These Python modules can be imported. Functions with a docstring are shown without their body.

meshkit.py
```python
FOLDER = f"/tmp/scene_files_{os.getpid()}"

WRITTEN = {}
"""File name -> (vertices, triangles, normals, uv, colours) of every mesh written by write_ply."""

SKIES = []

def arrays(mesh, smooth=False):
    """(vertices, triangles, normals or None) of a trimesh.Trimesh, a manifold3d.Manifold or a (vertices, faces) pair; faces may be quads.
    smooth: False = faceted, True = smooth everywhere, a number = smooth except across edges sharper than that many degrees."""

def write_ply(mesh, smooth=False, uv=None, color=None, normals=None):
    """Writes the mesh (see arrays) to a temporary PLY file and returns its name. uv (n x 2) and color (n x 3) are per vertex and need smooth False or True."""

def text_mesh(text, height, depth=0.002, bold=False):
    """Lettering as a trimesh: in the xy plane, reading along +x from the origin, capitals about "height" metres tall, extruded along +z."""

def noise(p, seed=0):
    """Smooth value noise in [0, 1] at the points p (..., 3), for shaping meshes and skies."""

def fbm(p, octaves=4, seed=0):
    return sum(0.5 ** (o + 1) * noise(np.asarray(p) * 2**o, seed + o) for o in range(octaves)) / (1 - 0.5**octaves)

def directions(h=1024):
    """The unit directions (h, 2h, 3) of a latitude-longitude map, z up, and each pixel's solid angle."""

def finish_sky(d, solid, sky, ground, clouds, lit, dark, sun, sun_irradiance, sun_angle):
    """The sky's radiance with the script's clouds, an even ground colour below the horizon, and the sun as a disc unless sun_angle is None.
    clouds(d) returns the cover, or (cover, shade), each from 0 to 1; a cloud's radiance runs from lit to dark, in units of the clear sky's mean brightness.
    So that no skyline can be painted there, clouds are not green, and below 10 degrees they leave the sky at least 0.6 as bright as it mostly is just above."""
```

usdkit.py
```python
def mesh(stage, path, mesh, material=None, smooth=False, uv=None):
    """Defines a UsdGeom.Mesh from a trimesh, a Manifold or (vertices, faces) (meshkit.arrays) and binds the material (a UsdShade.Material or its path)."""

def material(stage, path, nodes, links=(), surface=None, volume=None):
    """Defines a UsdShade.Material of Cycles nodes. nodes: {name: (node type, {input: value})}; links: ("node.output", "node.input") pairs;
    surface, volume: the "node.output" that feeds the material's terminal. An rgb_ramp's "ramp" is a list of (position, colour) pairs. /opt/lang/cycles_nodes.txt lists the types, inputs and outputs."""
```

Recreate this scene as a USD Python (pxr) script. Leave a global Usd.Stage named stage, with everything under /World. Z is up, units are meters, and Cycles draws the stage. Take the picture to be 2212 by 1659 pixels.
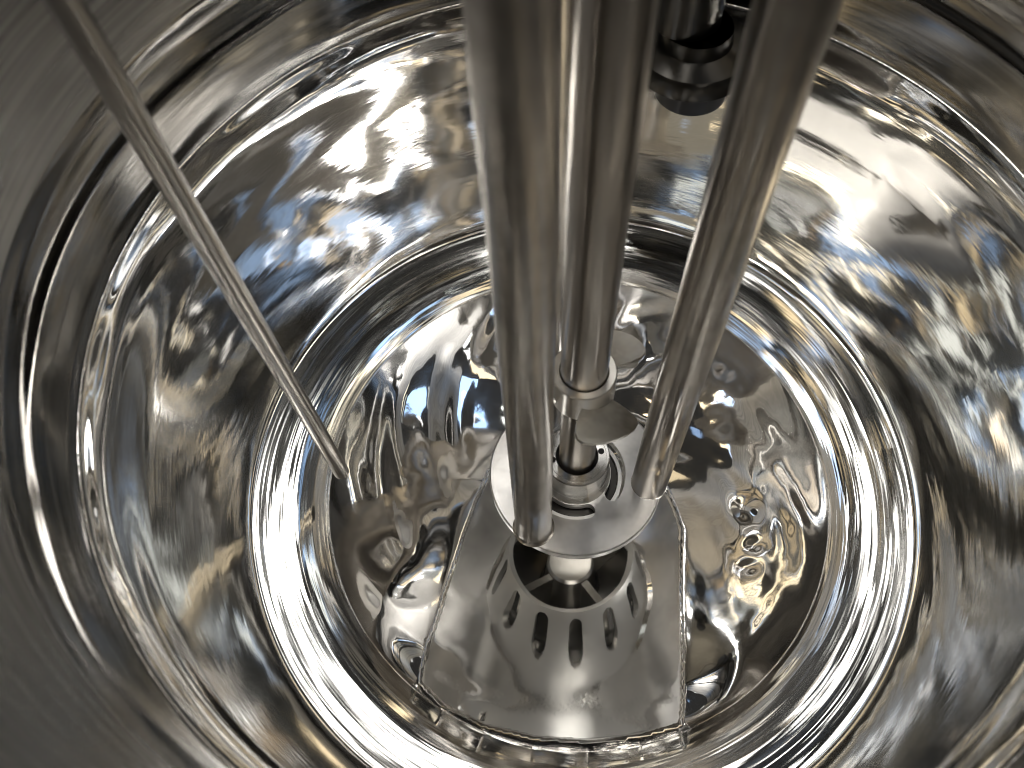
import math, random
import numpy as np
import trimesh
import shapely
import shapely.geometry as sg
import manifold3d as m3
import usdkit, meshkit
from meshkit import noise, fbm
from pxr import Usd, UsdGeom, UsdLux, UsdShade, Gf, Sdf

random.seed(7); np.random.seed(7)
stage = Usd.Stage.CreateInMemory()
UsdGeom.SetStageUpAxis(stage, UsdGeom.Tokens.z)
UsdGeom.SetStageMetersPerUnit(stage, 1.0)
world = UsdGeom.Xform.Define(stage, '/World')
stage.SetDefaultPrim(world.GetPrim())
UsdGeom.Scope.Define(stage, '/World/Looks')

# ------------------------------------------------------------------ camera
CAM = np.array([-0.0369, -0.197, 0.600])
RIGHT = np.array([0.99700124, -0.06789634, -0.03712961])
DOWN = np.array([-0.07738553, -0.87474664, -0.47836157])
FWD = np.array([0.0, 0.47980038, -0.87737768])
cam = UsdGeom.Camera.Define(stage, '/World/camera')
M = Gf.Matrix4d(*[float(v) for row in (np.append(RIGHT, 0), np.append(-DOWN, 0), np.append(-FWD, 0), np.append(CAM, 1)) for v in row])
cam.AddTransformOp().Set(M)
FL = 5.6
HA = FL * 2212 / 1725.0
cam.CreateFocalLengthAttr(FL)
cam.CreateHorizontalApertureAttr(HA)
cam.CreateVerticalApertureAttr(HA * 0.75)
cam.CreateClippingRangeAttr(Gf.Vec2f(0.005, 100))
cam.CreateFStopAttr(1.8)
cam.CreateFocusDistanceAttr(0.52)
cam.CreateExposureAttr(0.3)

# ------------------------------------------------------------------ light
mat = lambda name, *a, **k: usdkit.material(stage, '/World/Looks/' + name, *a, **k)
dome = UsdLux.DomeLight.Define(stage, '/World/sky')
dm = mat('hall_air', {'b': ('background_shader', {'color': (0.38, 0.37, 0.35), 'strength': 0.05})}, surface='b.background')
UsdShade.MaterialBindingAPI.Apply(dome.GetPrim()).Bind(dm)
dome.GetPrim().SetCustomDataByKey('kind', 'structure')


def lamp(name, pos, target, w, h, color, nits, roll=0.0):
    l = UsdLux.RectLight.Define(stage, '/World/' + name)
    p, t = np.array(pos, float), np.array(target, float)
    z = p - t; z /= np.linalg.norm(z)
    up = np.array([0, 1.0, 0]) if abs(z[2]) > .9 else np.array([0, 0, 1.0])
    x = np.cross(up, z); x /= np.linalg.norm(x); y = np.cross(z, x)
    c, s = math.cos(roll), math.sin(roll)
    x, y = c * x + s * y, -s * x + c * y
    l.AddTransformOp().Set(Gf.Matrix4d(*[float(v) for r in (np.append(x, 0), np.append(y, 0), np.append(z, 0), np.append(p, 1)) for v in r]))
    l.CreateWidthAttr(w); l.CreateHeightAttr(h)
    l.CreateColorAttr(Gf.Vec3f(*color)); l.CreateIntensityAttr(nits)
    return l


T0 = np.array((0, 0, .35))
def lamp_at(name, az, el, w, h, color, nits, roll=0.0, dist=3.0):
    """lamp seen from the vessel's mouth in direction az, el (degrees), w x h degrees across"""
    a, e = math.radians(az), math.radians(el)
    d = np.array([math.cos(e) * math.cos(a), math.cos(e) * math.sin(a), math.sin(e)])
    k = 2 * dist * math.tan(math.radians(.5))
    lamp(path_for(name, '/World')[7:], T0 + d * dist, T0, w * k, h * k, color, nits, math.radians(roll))


GOLD = (1.0, .80, .50)
DAY, SKY, WARM, BEIGE, GREY = (1.0, 0.99, 0.965), (0.40, 0.62, 1.0), (1.0, 0.72, 0.40), (1.0, 0.90, 0.70), (0.92, 0.95, 0.90)
count = {}
def path_for(name, parent):
    base = parent + '/' + name
    k = count.get(base, 0); count[base] = k + 1
    return base if k == 0 else '%s_%03d' % (base, k)


rng0 = random.Random(3)
lamp_at('window_lamp', 163, 39, 50, 12, DAY, 24.0)            # tall daylight windows to the left
lamp_at('window_lamp', 128, 48, 9, 4, DAY, 7.0)
lamp_at('window_lamp', -57, 44, 22, 9, GREY, 2.2, 8)
lamp_at('hall_lamp', -88, 43, 12, 6, GOLD, 3.2, -20)
lamp_at('hall_lamp', -66, 36, 9, 6, WARM, 2.6, 30)
lamp_at('hall_lamp', -108, 33, 12, 4, GOLD, 3.0, 10)
lamp_at('window_lamp', -168, 34, 12, 6, SKY, 2.5)
lamp_at('window_lamp', 166, 47, 34, 8, (.54, .71, 1.0), 2.0, 0, 3.5)
lamp_at('window_lamp', 122, 43, 30, 9, (.54, .71, 1.0), 1.6, 8, 3.5)
lamp_at('window_lamp', 150, 31, 50, 4, (.62, .76, 1.0), 1.6, -4, 3.5)
lamp_at('hall_lamp', 138, 35, 22, 4, GOLD, 2.2, 10)
lamp_at('hall_lamp', 176, 52, 14, 4, GOLD, 2.2, -12)
lamp_at('hall_lamp', 38, 41, 14, 5, GOLD, 2.4, 20)
lamp_at('hall_lamp', -18, 36, 16, 4, GOLD, 2.4, -15)
lamp_at('hall_lamp', -112, 53, 18, 5, BEIGE, 3.2, 15)
lamp_at('hall_lamp', -80, 55, 4, 12, DAY, 3.0, 15)
lamp_at('ceiling_lamp', 50, 49, 10, 6, GREY, 2.0)           # bright hall side
lamp_at('ceiling_lamp', 90, 68, 13, 7, DAY, 5.5)
lamp_at('ceiling_lamp', -86, 78, 13, 9, DAY, 16.0)
lamp_at('hall_lamp', -2, 42, 32, 10, BEIGE, 7.0)
lamp_at('hall_lamp', 92, 42, 22, 4, BEIGE, 1.6)
lamp_at('hall_lamp', 168, 72, 6, 5, GOLD, 3.0)
lamp_at('window_lamp', -118, 29, 10, 7, DAY, 5.0, 20)         # hall windows behind the photographer
lamp_at('window_lamp', -100, 37, 16, 5, SKY, 2.0, -15)
lamp_at('window_lamp', -84, 28, 9, 9, GOLD, 2.5, 30)
lamp_at('window_lamp', -70, 33, 5, 12, DAY, 4.0, 12)
lamp_at('window_lamp', -135, 36, 12, 6, BEIGE, 1.6, -30)
lamp_at('wall_lamp', -95, 31, 50, 16, GREY, .45, 8, 3.8)
for az, el, w, h, c, n in ((-30, 36, 34, 14, GREY, .3), (-120, 36, 34, 18, GREY, .25), (60, 36, 36, 14, BEIGE, .4),
                           (18, 59, 10, 6, GREY, 1.2), (-18, 56, 13, 9, SKY, 2.2), (-48, 60, 13, 8, GOLD, 1.8), (52, 62, 8, 5, SKY, 1.0),
                           (-160, 55, 15, 9, SKY, 1.2), (138, 60, 9, 5, GOLD, .9), (-100, 50, 14, 6, GOLD, 1.8), (-70, 47, 12, 6, SKY, 2.0), (-118, 40, 10, 5, SKY, 2.4), (-62, 36, 10, 5, DAY, 3.0)):
    lamp_at('wall_lamp', az, el, w, h, c, n, rng0.uniform(-40, 40), 4.0)
rng = random.Random(11)
for i in range(46):                                          # small lamps and lit panes all round the hall
    az, el = rng.uniform(-180, 180), 32 + 38 * rng.random() ** .75
    col = rng.choice([DAY, DAY, GREY, GOLD, SKY, SKY, WARM])
    lamp_at('hall_lamp', az, el, 1.5 + 6 * rng.random() ** 2, 1 + 3 * rng.random() ** 2, col, rng.choice([.8, 1.4, 2.2, 3.5]), rng.uniform(-60, 60), 3.2 + .01 * i)

# ------------------------------------------------------------------ materials
def steel(name, color, rough, bump_scale=None, bump_vec=(1, 1, 1), bump_strength=.2, bump_dist=.001, rough_var=0.0, rv_scale=40, aniso=0.0, use_uv=False, detail=4.0, tint_var=0.06, haze=0.0, haze_rough=.26):
    n = {'p': ('principled_bsdf', {'metallic': 1.0, 'base_color': color, 'roughness': rough}),
         'tc': ('texture_coordinate', {})}
    links = []
    src = 'tc.object'
    if use_uv:
        n['uv'] = ('uvmap', {'attribute': 'st'})
        src = 'uv.UV'
    if aniso:
        n['p'][1]['anisotropic'] = aniso
        n['p'][1]['anisotropic_rotation'] = .25
        n['tg'] = ('tangent', {'direction_type': 'radial', 'axis': 'z'})
        links.append(('tg.tangent', 'p.tangent'))
    # slow tone change of the polish
    n['m2'] = ('mapping', {'scale': (9, 9, 9)})
    n['n2'] = ('noise_texture', {'scale': 1.6, 'detail': 5.0, 'roughness': .6})
    c = np.array(color)
    n['r2'] = ('rgb_ramp', {'ramp': [(0.3, tuple(c * (1 - tint_var))), (0.7, tuple(np.minimum(c * (1 + tint_var), .95)))]})
    links += [('tc.object', 'm2.vector'), ('m2.vector', 'n2.vector'), ('n2.fac', 'r2.fac'), ('r2.color', 'p.base_color')]
    if rough_var:
        n['m3'] = ('mapping', {'scale': bump_vec})
        n['n3'] = ('noise_texture', {'scale': float(rv_scale), 'detail': 3.0})
        n['r3'] = ('map_range', {'from_min': .35, 'from_max': .7, 'to_min': max(rough - rough_var, .01), 'to_max': rough + rough_var, 'clamp': True})
        links += [(src, 'm3.vector'), ('m3.vector', 'n3.vector'), ('n3.fac', 'r3.value'), ('r3.result', 'p.roughness')]
    if bump_scale:
        n['m1'] = ('mapping', {'scale': bump_vec})
        n['n1'] = ('noise_texture', {'scale': float(bump_scale), 'detail': detail, 'roughness': .55})
        n['b1'] = ('bump', {'strength': bump_strength, 'distance': bump_dist})
        links += [(src, 'm1.vector'), ('m1.vector', 'n1.vector'), ('n1.fac', 'b1.height'), ('b1.normal', 'p.normal')]
    if haze:
        # fine polishing scratches: a second, wider lobe over the mirror
        n['g'] = ('principled_bsdf', {'metallic': 1.0, 'base_color': color, 'roughness': haze_rough, 'anisotropic': .6, 'anisotropic_rotation': .25})
        n['tg2'] = ('tangent', {'direction_type': 'radial', 'axis': 'z'})
        n['mh'] = ('mapping', {'scale': (14, 14, 14)})
        n['nh'] = ('noise_texture', {'scale': 2.0, 'detail': 6.0, 'roughness': .65})
        n['rh'] = ('map_range', {'from_min': .35, 'from_max': .65, 'to_min': haze * .35, 'to_max': haze * 1.6, 'clamp': True})
        n['mx'] = ('mix_closure', {'fac': haze})
        links += [('tg2.tangent', 'g.tangent'), ('tc.object', 'mh.vector'), ('mh.vector', 'nh.vector'), ('nh.fac', 'rh.value'), ('rh.result', 'mx.fac'), ('p.BSDF', 'mx.closure1'), ('g.BSDF', 'mx.closure2')]
        return mat(name, n, links, surface='mx.closure')
    return mat(name, n, links, surface='p.BSDF')


S = (0.75, 0.743, 0.73)
M_dish = steel('mirror_dish_steel', S, .05, 1.0, (60, 60, 60), .03, .0012, .035, .35, haze=.08, haze_rough=.20)
M_panel = steel('satin_panel_steel', S, .025, None, (1, 1, 1), .0, .002, .0, 25, haze=.08, haze_rough=.2)
M_wall = steel('mirror_wall_steel', S, .04, 1.0, (9, 120.0, 1), .03, .002, .02, 1.0, use_uv=True, haze=.025, haze_rough=.22)
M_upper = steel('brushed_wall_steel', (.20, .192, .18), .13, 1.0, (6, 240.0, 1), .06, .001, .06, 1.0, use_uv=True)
M_ring = steel('brushed_knuckle_steel', (.66, .65, .625), .11, 1.0, (.9, 170.0, 1), .08, .0018, .05, 1.0, use_uv=True, detail=6, aniso=.88)
M_weld = steel('weld_steel', (.62, .59, .55), .12, 300, (1, 1, 1), .4, .001)
M_rim = steel('dull_rim_steel', (.52, .51, .49), .38, 150, (1, 1, 1), .05, .0005)
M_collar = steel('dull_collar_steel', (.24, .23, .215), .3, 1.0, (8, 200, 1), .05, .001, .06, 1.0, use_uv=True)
M_rod = steel('satin_rod_steel', (.37, .34, .302), .23, None, (1, 1, 1), .06, .0004, .03, 20.0, aniso=.9)
M_shaft = steel('turned_shaft_steel', (.32, .294, .262), .23, None, (20, 20, 900.0), .02, .0003, .0, 1.0, aniso=.9)
M_probe = steel('drawn_tube_steel', (.37, .345, .31), .22, None, (260, 260, 4.0), .05, .0003, .03, 20.0, aniso=.9)
M_blade = steel('satin_blade_steel', (.46, .435, .39), .32, 500, (1, 1, 1), .05, .0003, .05, 60)
M_disc = steel('turned_plate_steel', (.72, .70, .67), .32, None, (1, 1, 1), .0, .0001, .04, 50, aniso=.85)
M_hub = steel('turned_ring_steel', (.74, .725, .69), .22, None, (1, 1, 1), .05, .0001, .03, 60, aniso=.6)
M_stat = steel('satin_ring_steel', (.86, .845, .81), .50, 300, (1, 1, 1), .05, .0002)
M_dark = mat('dark_seal_rubber', {'p': ('principled_bsdf', {'base_color': (.012, .011, .010), 'roughness': .5})}, surface='p.BSDF')
M_darksteel = steel('dark_fitting_steel', (.07, .066, .06), .22)
M_darksteel2 = steel('seal_plate_steel', (.05, .047, .043), .3)
M_black = mat('black_plastic', {'p': ('principled_bsdf', {'base_color': (.01, .01, .012), 'roughness': .35})}, surface='p.BSDF')

# ------------------------------------------------------------------ helpers
def thing(name, label, cat, loc=(0, 0, 0), group=None):
    p = path_for(name, '/World')
    x = UsdGeom.Xform.Define(stage, p)
    x.AddTranslateOp().Set(Gf.Vec3d(*loc))
    pr = x.GetPrim()
    pr.SetCustomDataByKey('label', label); pr.SetCustomDataByKey('category', cat)
    if group: pr.SetCustomDataByKey('group', group)
    return p


def part(name, parent, m, material, smooth=30, label=None, uv=None):
    p = path_for(name, parent)
    pr = usdkit.mesh(stage, p, m, material, smooth=smooth, uv=uv).GetPrim()
    if label: pr.SetCustomDataByKey('label', label)
    return p


def lathe(profile, n=96, closed=False):
    """profile: (r, z) points -> trimesh; order so that normals face left of travel"""
    pr = np.array(profile, float)
    t = np.linspace(0, 2 * np.pi, n, endpoint=False)
    v = np.stack([np.outer(pr[:, 0], np.cos(t)), np.outer(pr[:, 0], np.sin(t)), np.outer(pr[:, 1], np.ones(n))], -1).reshape(-1, 3)
    f = []
    m = len(pr)
    for i in range(m if closed else m - 1):
        a = i * n; b = ((i + 1) % m) * n
        for j in range(n):
            k = (j + 1) % n
            f += [(a + j, a + k, b + k), (a + j, b + k, b + j)]
    return trimesh.Trimesh(v, np.array(f), process=False)


def ring_solid(r0, r1, z0, z1, c=.0004, n=96):
    pr = [(r0 + c, z0), (r1 - c, z0), (r1, z0 + c), (r1, z1 - c), (r1 - c, z1), (r0 + c, z1), (r0, z1 - c), (r0, z0 + c)]
    return lathe(pr, n, closed=True)


def cyl_solid(r, z0, z1, c=.0004, n=64, bottom=True, top=True):
    pr = [(1e-5, z0), (r - c, z0), (r, z0 + c), (r, z1 - c), (r - c, z1), (1e-5, z1)]
    return lathe(pr, n)


def smoothstep(a, b, x):
    t = np.clip((x - a) / (b - a), 0, 1)
    return t * t * (3 - 2 * t)


def shell(rz, ntheta, disp=None, seed=0, t0=0.0, t1=2 * np.pi):
    """Surface of revolution seen from inside. rz: (m,2) profile from low/inner to high/outer. disp(theta, s, P)->metres along inward normal."""
    rz = np.array(rz, float)
    seg = np.hypot(*np.diff(rz, axis=0).T); s = np.append(0, np.cumsum(seg))
    t = np.linspace(t0, t1, ntheta + 1)
    tang = np.gradient(rz, axis=0); tang /= np.linalg.norm(tang, axis=1)[:, None]
    nr, nz = -tang[:, 1], tang[:, 0]          # inward/upward normal
    TT, SS = np.meshgrid(t, s)
    r, z = rz[:, 0][:, None] + 0 * TT, rz[:, 1][:, None] + 0 * TT
    P = np.stack([r * np.cos(TT), r * np.sin(TT), z], -1)
    N = np.stack([nr[:, None] * np.cos(TT), nr[:, None] * np.sin(TT), nz[:, None] + 0 * TT], -1)
    if disp is not None:
        P = P + N * disp(TT, SS, P)[..., None]
    m, k = len(rz), ntheta + 1
    idx = np.arange(m * k).reshape(m, k)
    a, b, c, d = idx[:-1, :-1], idx[:-1, 1:], idx[1:, 1:], idx[1:, :-1]
    f = np.concatenate([np.stack([a, b, c], -1).reshape(-1, 3), np.stack([a, c, d], -1).reshape(-1, 3)])
    uv = np.stack([TT * .22, SS], -1).reshape(-1, 2)
    return trimesh.Trimesh(P.reshape(-1, 3), f, process=False), uv


def nz(P, freq, seed, octaves=3):
    return fbm(np.asarray(P) * freq + 31.7, octaves, seed) - .5

# ------------------------------------------------------------------ mixing vessel
R0 = 0.2245
DR, DCZ = 0.252, 0.289                  # dish sphere: radius and centre height
A = (0.165, DCZ - math.sqrt(DR ** 2 - .165 ** 2))
B = (0.210, 0.1135)
vessel = thing('mixing_vessel', 'round polished stainless steel mixing vessel seen into from above', 'vessel')


def dish_z(x, y):
    return DCZ - np.sqrt(np.maximum(DR ** 2 - x * x - y * y, 1e-6))


PC, PR = np.array([0.0, 0.0145, 0.291]), 0.252
outline = np.array([(-.030, .043), (-.0599, .0353), (-.071, .010), (-.0806, -.0155), (-.094, -.060), (-.1035, -.098), (-.1065, -.122), (-.092, -.137), (-.068, -.1500), (-.040, -.1585), (-.010, -.1625), (.020, -.1615),
                    (.044, -.157), (.0500, -.140), (.0582, -.108), (.067, -.066), (.0762, -.0250), (.074, -.008), (.0706, .009), (.045, .040)])
pp = sg.Polygon(outline)
def panel_z(x, y):
    z0 = PC[2] - np.sqrt(PR ** 2 - (x - PC[0]) ** 2 - (y - PC[1]) ** 2)
    d0 = dish_z(x, y)
    return d0 + np.maximum(z0 - d0, .0008)


def dish_disp(T, Sx, P):
    r = np.hypot(P[..., 0], P[..., 1])
    sw = T + 9.0 * r
    q = np.stack([r * np.cos(sw) * .65, r * np.sin(sw) * 1.35, P[..., 2]], -1)
    d = .0040 * nz(P, 13, 3, 2) + .0036 * nz(q, 21, 5, 2) + .00022 * nz(P, 70, 6, 2)
    d = d * smoothstep(.02, .06, r) * (1 - .8 * smoothstep(.14, .165, r))
    x, y = P[..., 0], P[..., 1]
    dp = shapely.distance(shapely.points(x.ravel(), y.ravel()), pp).reshape(x.shape)
    near = 1 - smoothstep(0, .035, dp)
    lift = (panel_z(x, y) - dish_z(x, y) - .0016) * near
    d = d * (1 - near) + lift * (1 - smoothstep(.145, .165, r)) * np.sqrt(np.maximum(1 - (r / DR) ** 2, .2))
    # row of small dents at the right
    for (x, y, w, h) in DENTS:
        h = h * .3 * (1 - near)
        q = ((P[..., 0] - x) ** 2 + (P[..., 1] - y) ** 2) / w ** 2
        d = d + h * np.exp(-q)
    return d


DENTS = [(.118, -.018, .009, .0040), (.1165, -.046, .005, .0022), (.111, -.060, .006, .002), (-.110, -.062, .010, .003), (.08, .05, .012, -.003)]
rr = np.linspace(.004, .165, 150)
m, uv = shell(np.stack([rr, dish_z(rr, 0)], -1), 480, dish_disp)
part('bottom_dish', vessel, m, M_dish, smooth=True, uv=uv, label='wavy mirror polished round vessel bottom')

# knuckle ring, brushed in bands
k = np.linspace(0, 1, 190)
h = B[0] - A[0]
kr = np.stack([A[0] + h * k, A[1] + (B[1] - A[1]) * (3 * k ** 2 - 2 * k ** 3) + .80 * h * (k ** 3 - 2 * k ** 2 + k) + .24 * h * (k ** 3 - k ** 2)], -1)
def ring_disp(T, Sx, P):
    q = np.stack([np.cos(T) * 3, np.sin(T) * 3, Sx * 115], -1)
    q2 = np.stack([np.cos(T) * 5, np.sin(T) * 5, Sx * 620], -1)
    return .0009 * nz(q, 1.0, 11, 2) + .00011 * nz(q2, 1.0, 13, 2) + .0016 * nz(P, 14, 12, 2)
m, uv = shell(kr, 720, ring_disp)
part('knuckle_ring', vessel, m, M_ring, smooth=True, uv=uv, label='brushed bright band round the vessel bottom')

# wall: from the knuckle up to the weld
ZT = .235
k = np.linspace(0, 1, 90)[:-1]
curve = np.stack([B[0] + (R0 - B[0]) * np.sin(k * np.pi / 2), B[1] + (ZT - B[1]) * (1 - np.cos(k * np.pi / 2))], -1)
zz = np.linspace(ZT, .300, 80)
wall_r = R0 - .0030 * (1 - smoothstep(.283, .306, zz)) * smoothstep(ZT, .285, zz)
wall_rz = np.vstack([curve, np.stack([wall_r, zz], -1)])
def wall_disp(T, Sx, P):
    q = P * np.array([1, 1, .5])
    d = .0066 * nz(q, 7, 21, 2) + .00025 * nz(q, 18, 22, 1)
    top = smoothstep(.255, .30, P[..., 2])
    d = d * (1 - .4 * top)
    d = d + .0022 * (noise(np.stack([np.cos(T) * 4, np.sin(T) * 4, P[..., 2] * 30], -1), 27) - .5) * 1.3 * smoothstep(.275, .288, P[..., 2]) * (1 - smoothstep(.292, .2995, P[..., 2]))
    return d
m, uv = shell(wall_rz, 720, wall_disp)
part('inner_wall', vessel, m, M_wall, smooth=True, uv=uv, label='mirror polished wavy cylinder wall')

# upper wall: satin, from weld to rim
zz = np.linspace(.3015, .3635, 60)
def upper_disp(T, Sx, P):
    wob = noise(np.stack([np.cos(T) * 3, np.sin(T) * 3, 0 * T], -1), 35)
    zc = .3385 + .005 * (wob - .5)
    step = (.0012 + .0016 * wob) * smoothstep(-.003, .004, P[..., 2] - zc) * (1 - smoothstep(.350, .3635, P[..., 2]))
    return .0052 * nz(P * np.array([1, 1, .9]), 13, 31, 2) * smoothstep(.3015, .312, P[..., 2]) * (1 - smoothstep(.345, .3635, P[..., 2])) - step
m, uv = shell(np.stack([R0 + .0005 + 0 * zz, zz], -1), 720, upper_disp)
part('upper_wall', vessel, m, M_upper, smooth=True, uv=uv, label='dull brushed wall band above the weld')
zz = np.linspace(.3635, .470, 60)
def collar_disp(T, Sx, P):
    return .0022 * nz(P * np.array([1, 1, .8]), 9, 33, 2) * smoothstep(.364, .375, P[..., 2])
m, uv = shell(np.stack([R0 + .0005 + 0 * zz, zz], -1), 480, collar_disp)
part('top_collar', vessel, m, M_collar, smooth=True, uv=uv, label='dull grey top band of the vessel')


def weld_tube(P, rad, seed, nside=8, closed=False, lump=.35):
    """bead along points P with uneven radius"""
    P = np.asarray(P, float); n = len(P)
    tg = np.gradient(P, axis=0) if not closed else (np.roll(P, -1, 0) - np.roll(P, 1, 0))
    tg /= np.linalg.norm(tg, axis=1)[:, None]
    up = np.array([0, 0, 1.0])
    a = np.cross(tg, up); a /= np.maximum(np.linalg.norm(a, axis=1), 1e-9)[:, None]
    b = np.cross(a, tg)
    rn = rad * (1 + lump * 2 * nz(P, 160, seed, 2))
    t = np.linspace(0, 2 * np.pi, nside, endpoint=False)
    V = (P[:, None] + rn[:, None, None] * (np.cos(t)[None, :, None] * a[:, None] + np.sin(t)[None, :, None] * b[:, None])).reshape(-1, 3)
    f = []
    for i in range(n if closed else n - 1):
        for j in range(nside):
            i2, j2 = (i + 1) % n, (j + 1) % nside
            f += [(i * nside + j, i2 * nside + j, i2 * nside + j2), (i * nside + j, i2 * nside + j2, i * nside + j2)]
    mm = trimesh.Trimesh(V, np.array(f), process=False)
    return mm


t = np.linspace(0, 2 * np.pi, 600, endpoint=False)
wz = .3008 + .0012 * (noise(np.stack([np.cos(t) * 5, np.sin(t) * 5, 0 * t], -1), 4) - .5)
part('weld_seam', vessel, weld_tube(np.stack([(R0 + .0006) * np.cos(t), (R0 + .0006) * np.sin(t), wz], -1), .0006, 41, closed=True), M_weld, smooth=True, label='weld line round the wall')
part('weld_seam', vessel, weld_tube(np.stack([A[0] * np.cos(t), A[0] * np.sin(t), A[1] - .0001 + 0 * t], -1), .0005, 42, closed=True), M_weld, smooth=True, label='weld line round the bottom dish')

part('rim', vessel, lathe([(R0 + .0005, .4685), (R0 + .0010, .4700), (R0 + .030, .4700), (R0 + .031, .4690), (R0 + .031, .455)], 256), M_rim, smooth=30)

# trapezoid panel welded into the near side of the dish
gx, gy = np.linspace(-.12, .09, 150), np.linspace(-.168, .05, 156)
from scipy.spatial import Delaunay
import shapely
GX, GY = np.meshgrid(gx, gy)
pts = np.stack([GX.ravel(), GY.ravel()], -1)
inside = shapely.contains_xy(pp.buffer(-.0008), pts[:, 0], pts[:, 1])
edge = np.array([pp.exterior.interpolate(q).coords[0] for q in np.linspace(0, pp.exterior.length, 420, endpoint=False)])
pts = np.vstack([pts[inside], edge])
tri = Delaunay(pts).simplices
cen = pts[tri].mean(1)
tri = tri[shapely.contains_xy(pp.buffer(1e-6), cen[:, 0], cen[:, 1])]
z = panel_z(pts[:, 0], pts[:, 1])
P3 = np.stack([pts[:, 0], pts[:, 1], z], -1)
dist_e = shapely.distance(shapely.points(pts), pp.exterior)
side = smoothstep(-.03, -.085, -np.abs(pts[:, 0] + .005))
z = z + (.0018 * nz(P3, 24, 51, 2)) * smoothstep(.040, .075, np.abs(pts[:, 0] + .008)) + .00016 * nz(P3, 30, 52, 2)
z = z - .0005 * (1 - smoothstep(0, .0025, dist_e))
P3[:, 2] = z
v1, v2 = P3[tri[:, 1]] - P3[tri[:, 0]], P3[tri[:, 2]] - P3[tri[:, 0]]
flip = np.cross(v1, v2)[:, 2] < 0
tri[flip] = tri[flip][:, ::-1]
# skirt down to below the dish
ne = len(edge); e0 = len(pts) - ne
sk = P3[e0:].copy(); sk[:, 2] = np.where(sk[:, 1] < -.12, dish_z(sk[:, 0], sk[:, 1]) - .003, sk[:, 2] - .004)
V = np.vstack([P3, sk]); off = len(P3)
sf = []
for i in range(ne):
    j = (i + 1) % ne
    sf += [(e0 + i, e0 + j, off + j), (e0 + i, off + j, off + i)]
part('bottom_panel', vessel, trimesh.Trimesh(V, np.vstack([tri, np.array(sf)]), process=False), M_panel, smooth=50, label='smooth steel panel welded into the near side of the bottom')
edge3 = P3[e0:]
dense = edge3
right = np.where((dense[:, 0] > .030) & (dense[:, 1] > -.155))[0]
left = np.where((dense[:, 0] < -.050) & (dense[:, 1] > -.115))[0]
part('weld_seam', vessel, weld_tube(dense[right], .0008, 43, lump=.9), M_weld, smooth=True, label='uneven bright weld line on the right of the bottom panel')
part('weld_seam', vessel, weld_tube(dense[left], .0004, 44, lump=.9), M_weld, smooth=True, label='thin weld line on the left of the bottom panel')

# ------------------------------------------------------------------ mixing head
ZD = .114
head = thing('homogenizer', 'steel disc on three rods with slotted ring below, in the middle of the vessel', 'homogenizer', (0, 0, 0))
disc2d = sg.Point(0, 0).buffer(.0562, 128)
slots = []
for c0 in (1, 121, 241):
    aa = np.radians(np.linspace(c0 - 39, c0 + 39, 40))
    slots.append(sg.LineString(np.stack([.0277 * np.cos(aa), .0277 * np.sin(aa)], -1)).buffer(.0048, 12))
hole = sg.Point(0, 0).buffer(.0125, 48)
body = disc2d.difference(shapely.union_all(slots + [hole]))
TH = .0068
core = trimesh.creation.extrude_polygon(body.intersection(sg.Point(0, 0).buffer(.0556, 128)), TH)
core.apply_translation((0, 0, ZD - TH))
rimm = lathe([(.0553, ZD - TH), (.0556, ZD - TH), (.0562, ZD - TH + .0006), (.0562, ZD - .0006), (.0556, ZD), (.0553, ZD)], 200)
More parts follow.
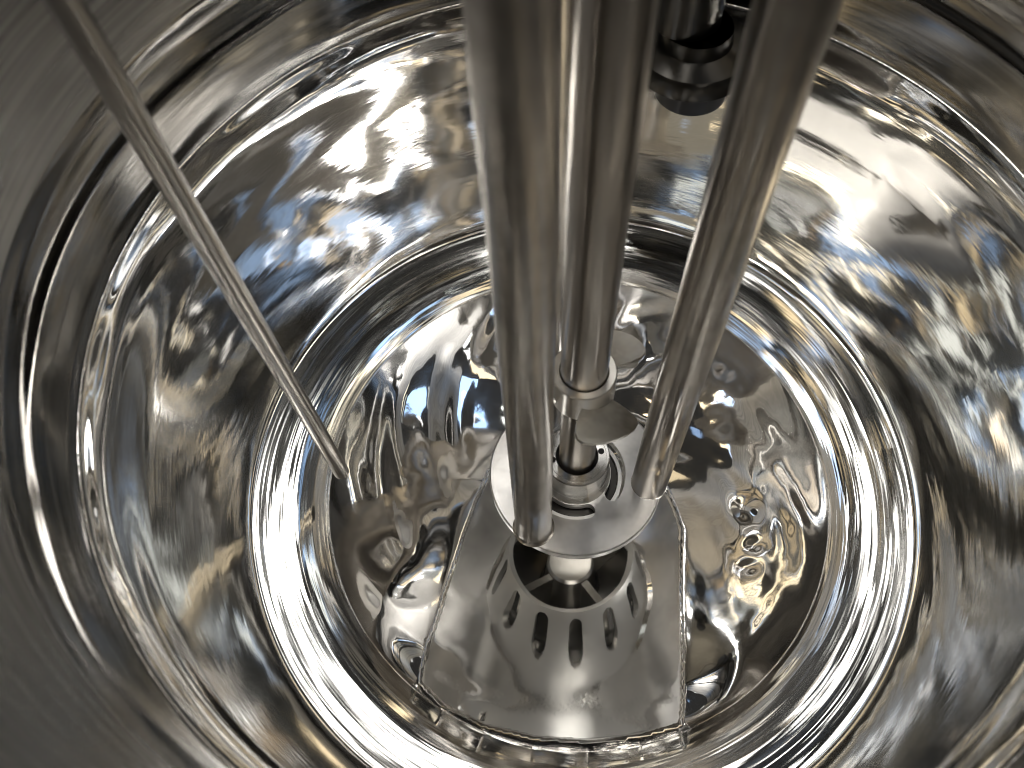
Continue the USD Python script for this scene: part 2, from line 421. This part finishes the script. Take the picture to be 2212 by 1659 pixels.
part('base_plate', head, trimesh.util.concatenate([core, rimm]), M_disc, smooth=25, label='turned round plate with three curved slots')

# slotted ring under the plate
rs_o, rs_i, zs0, zs1 = .0305, .0282, .0888, ZD - TH
tubem = m3.Manifold.cylinder(zs1 - zs0, rs_o, rs_o, 192).translate((0, 0, zs0)) - m3.Manifold.cylinder(.05, rs_i, rs_i, 192).translate((0, 0, .07))
for i in range(12):
    lo = m3.Manifold.cylinder(.02, .0031, .0031, 20).rotate((0, 90, 0)).translate((.022, 0, .0946))
    hi = m3.Manifold.cylinder(.02, .0031, .0031, 20).rotate((0, 90, 0)).translate((.022, 0, .1006))
    tubem = tubem - m3.Manifold.batch_hull([lo, hi]).rotate((0, 0, i * 30 - 90 - 1))
part('slotted_ring', head, tubem, M_stat, smooth=30, label='slotted ring below the plate')
part('seal_plate', head, ring_solid(.0125, .0279, ZD - TH - .0058, ZD - TH - .0022, .0004, 96), M_darksteel2, smooth=30)
# rotor inside
rotor = [lathe([(1e-5, .0905), (.010, .0905), (.011, .0915), (.011, .108)], 48)]
for i in range(4):
    b = trimesh.creation.box((.0155, .0035, .013)); b.apply_translation((.0185, 0, .0985))
    b.apply_transform(trimesh.transformations.rotation_matrix(i * math.pi / 2 + .5, (0, 0, 1)))
    rotor.append(b)
part('rotor', head, trimesh.util.concatenate(rotor), M_blade, smooth=30)

# bearing housing on the plate
hz0, hz1 = ZD - .001, .1410
prof = [(.0228, hz0), (.0224, hz0 + .0022), (.0210, hz0 + .0050), (.0205, hz0 + .0085), (.0205, hz1 - .0008), (.0198, hz1), (.0184, hz1), (.0182, hz1 - .0012), (.0176, hz1 - .0012), (.0174, hz1 - .0003), (.0134, hz1 - .0003), (.0130, hz1 - .0008), (.0130, hz0)]
hub2 = lathe(prof, 128)
housing = part('bearing_housing', head, hub2, M_hub, smooth=25, label='turned ring housing round the shaft')
def disc_at(x, y, z, r, n=24):
    return lathe([(1e-5, z), (r, z)], n).apply_translation((x, y, 0))
for a in (6, 186):
    x, y = .0154 * math.cos(math.radians(a)), .0154 * math.sin(math.radians(a))
    pin = lathe([(.0020, hz1 + .0000), (.0020, hz1 - .0001), (.0016, hz1 + .0001), (.0016, hz1 - .0002)], 24)
    hm = lathe([(1e-5, hz1 + .00012), (.0017, hz1 + .00012), (.0019, hz1 + .0002), (.0020, hz1 - .0003)], 28).apply_translation((x, y, 0))
    part('pin_hole', housing, hm, M_dark, smooth=30)
part('shaft_seal', housing, ring_solid(.0112, .0129, hz1 - .012, hz1 - .0040, .0003, 64), M_dark, smooth=30)

# support rods
ROD = .0114
for (a, r, fillet) in ((229, .0462, True), (346, .0478, False), (111, .0455, False)):
    x, y = r * math.cos(math.radians(a)), r * math.sin(math.radians(a))
    pr = [(ROD + .0018, ZD), (ROD + .0008, ZD + .0006), (ROD + .0001, ZD + .0022), (ROD, ZD + .004), (ROD, .50), (ROD, 1.0)] if fillet else [(ROD, ZD), (ROD, .5), (ROD, 1.0)]
    rod = part('support_rod', head, lathe(pr, 64).apply_translation((x, y, 0)), M_rod, smooth=30)
    if not fillet:
        tt = np.linspace(0, 2 * np.pi, 80, endpoint=False)
        part('weld_bead', rod, weld_tube(np.stack([x + (ROD) * np.cos(tt), y + ROD * np.sin(tt), ZD + 0 * tt], -1), .00035, 60, closed=True, lump=.2), M_weld, smooth=True)

# ------------------------------------------------------------------ agitator shaft with propeller
shaft = thing('propeller_shaft', 'thick steel shaft with rounded propeller blades, running down into the disc', 'shaft')
part('shaft', shaft, lathe([(.0111, ZD - .01), (.0111, .222), (.0113, .226)], 64), M_shaft, smooth=30, label='lower shaft below the propeller')
part('shaft', shaft, lathe([(.0119, .240), (.0119, .2445), (.0120, .2452), (.0120, 1.0)], 64), M_shaft, smooth=30, label='upper shaft above the propeller')
HZ0, HZ1 = .2245, .2480
M_collarhub = steel('turned_hub_steel', (.58, .55, .50), .28, aniso=.7)
part('propeller_hub', shaft, lathe([(.0112, HZ0), (.0162, HZ0), (.0168, HZ0 + .0006), (.0168, HZ1 - .0006), (.0162, HZ1), (.0128, HZ1), (.0123, HZ1 - .0006), (.0120, HZ1 - .003)], 96), M_collarhub, smooth=30, label='ring hub of the propeller')


def blade(rot):
    # outline in the blade's own plane: u along the root, v outward
    pts = np.array(BLADE)
    poly = sg.Polygon(pts).buffer(.0012, 8).buffer(-.0012).buffer(-.001).buffer(.001, 8)
    mm = trimesh.creation.extrude_polygon(shapely.segmentize(poly, .0012), .0017)
    mm.apply_translation((0, 0, -.0017))
    for _ in range(1): mm = mm.subdivide()
    v = mm.vertices.copy()
    u, w, h = v[:, 0], v[:, 1], v[:, 2]
    U, Wv, Nn, O = BU, BW, BN, BO
    X = O + u[:, None] * U + w[:, None] * Wv + h[:, None] * Nn
    X = X + Nn * (-(.0035) * ((u - .004) / .03) ** 2)[:, None]
    c, s = math.cos(rot), math.sin(rot)
    X = np.stack([X[:, 0] * c - X[:, 1] * s, X[:, 0] * s + X[:, 1] * c, X[:, 2]], -1)
    return trimesh.Trimesh(X, mm.faces, process=False)


def unproject_plane(px, py, O, N):
    d = RIGHT * (px - 1106) + DOWN * (py - 829.5) + FWD * 1725
    t = ((O - CAM) @ N) / (d @ N)
    return CAM + d * t


th = math.radians(-58)
BW = np.array([math.cos(th), math.sin(th), 0])                 # outward
tn = np.array([-math.sin(th), math.cos(th), 0])                # tangential, ccw
pitch = math.radians(-24)
BU = tn * math.cos(pitch) + np.array([0, 0, 1]) * math.sin(pitch)
BN = np.cross(BU, -BW); BN = BN if BN[2] > 0 else -BN
BO = BW * .0155 + np.array([0, 0, .2345])
zx = lambda x, y: ((1900 + x / 2.765) / 1.8517, (1300 + y / 2.765) / 1.8517)
BLADE_PX = [(1205, 870), (1172, 960), (1143, 1060), (1138, 1150), (1165, 1215), (1225, 1258), (1330, 1282), (1450, 1285), (1580, 1255), (1700, 1205), (1775, 1150), (1805, 1095), (1795, 1035), (1750, 985), (1670, 920), (1590, 865), (1530, 830), (1440, 770), (1300, 800)]
BLADE = []
for q in BLADE_PX:
    X = unproject_plane(*zx(*q), BO, BN)
    BLADE.append(((X - BO) @ BU, (X - BO) @ BW))
for i in range(3):
    part('blade', shaft, blade(i * 2 * math.pi / 3), M_blade, smooth=35)

# ------------------------------------------------------------------ dip tube
kx = .468
px_, py_ = -.2399 * kx + CAM[0], .4312 * kx + CAM[1]
tube = thing('dip_tube', 'thin straight steel tube hanging into the left of the vessel', 'tube', (px_, py_, 0))
zt = .6 - kx
part('tube', tube, lathe([(.0030, zt + .012), (.0032, zt), (.0045, zt), (.0049, zt + .0005), (.0049, .5), (.0049, 1.0)], 40), M_probe, smooth=30)


# ------------------------------------------------------------------ dark fitting hanging at the far wall, and port in the wall
fit = thing('pipe_fitting', 'dark round pipe fitting with a ledge hanging close to the far wall behind the rods', 'fitting', (.070, .171, .048))
part('pipe', fit, cyl_solid(.0190, .268, .56, .0015), M_darksteel, smooth=30)
part('flange', fit, lathe([(1e-5, .2400), (.016, .2400), (.0280, .2420), (.0325, .2460), (.0325, .2540), (.0310, .2570), (.0200, .2605), (.0188, .2685)], 96).apply_translation((.006, -.006, 0)), M_darksteel, smooth=40)
part('plug', fit, lathe([(1e-5, .2250), (.0185, .2250), (.0205, .2270), (.0205, .2402)], 80).apply_translation((.008, -.008, 0)), M_black, smooth=30)
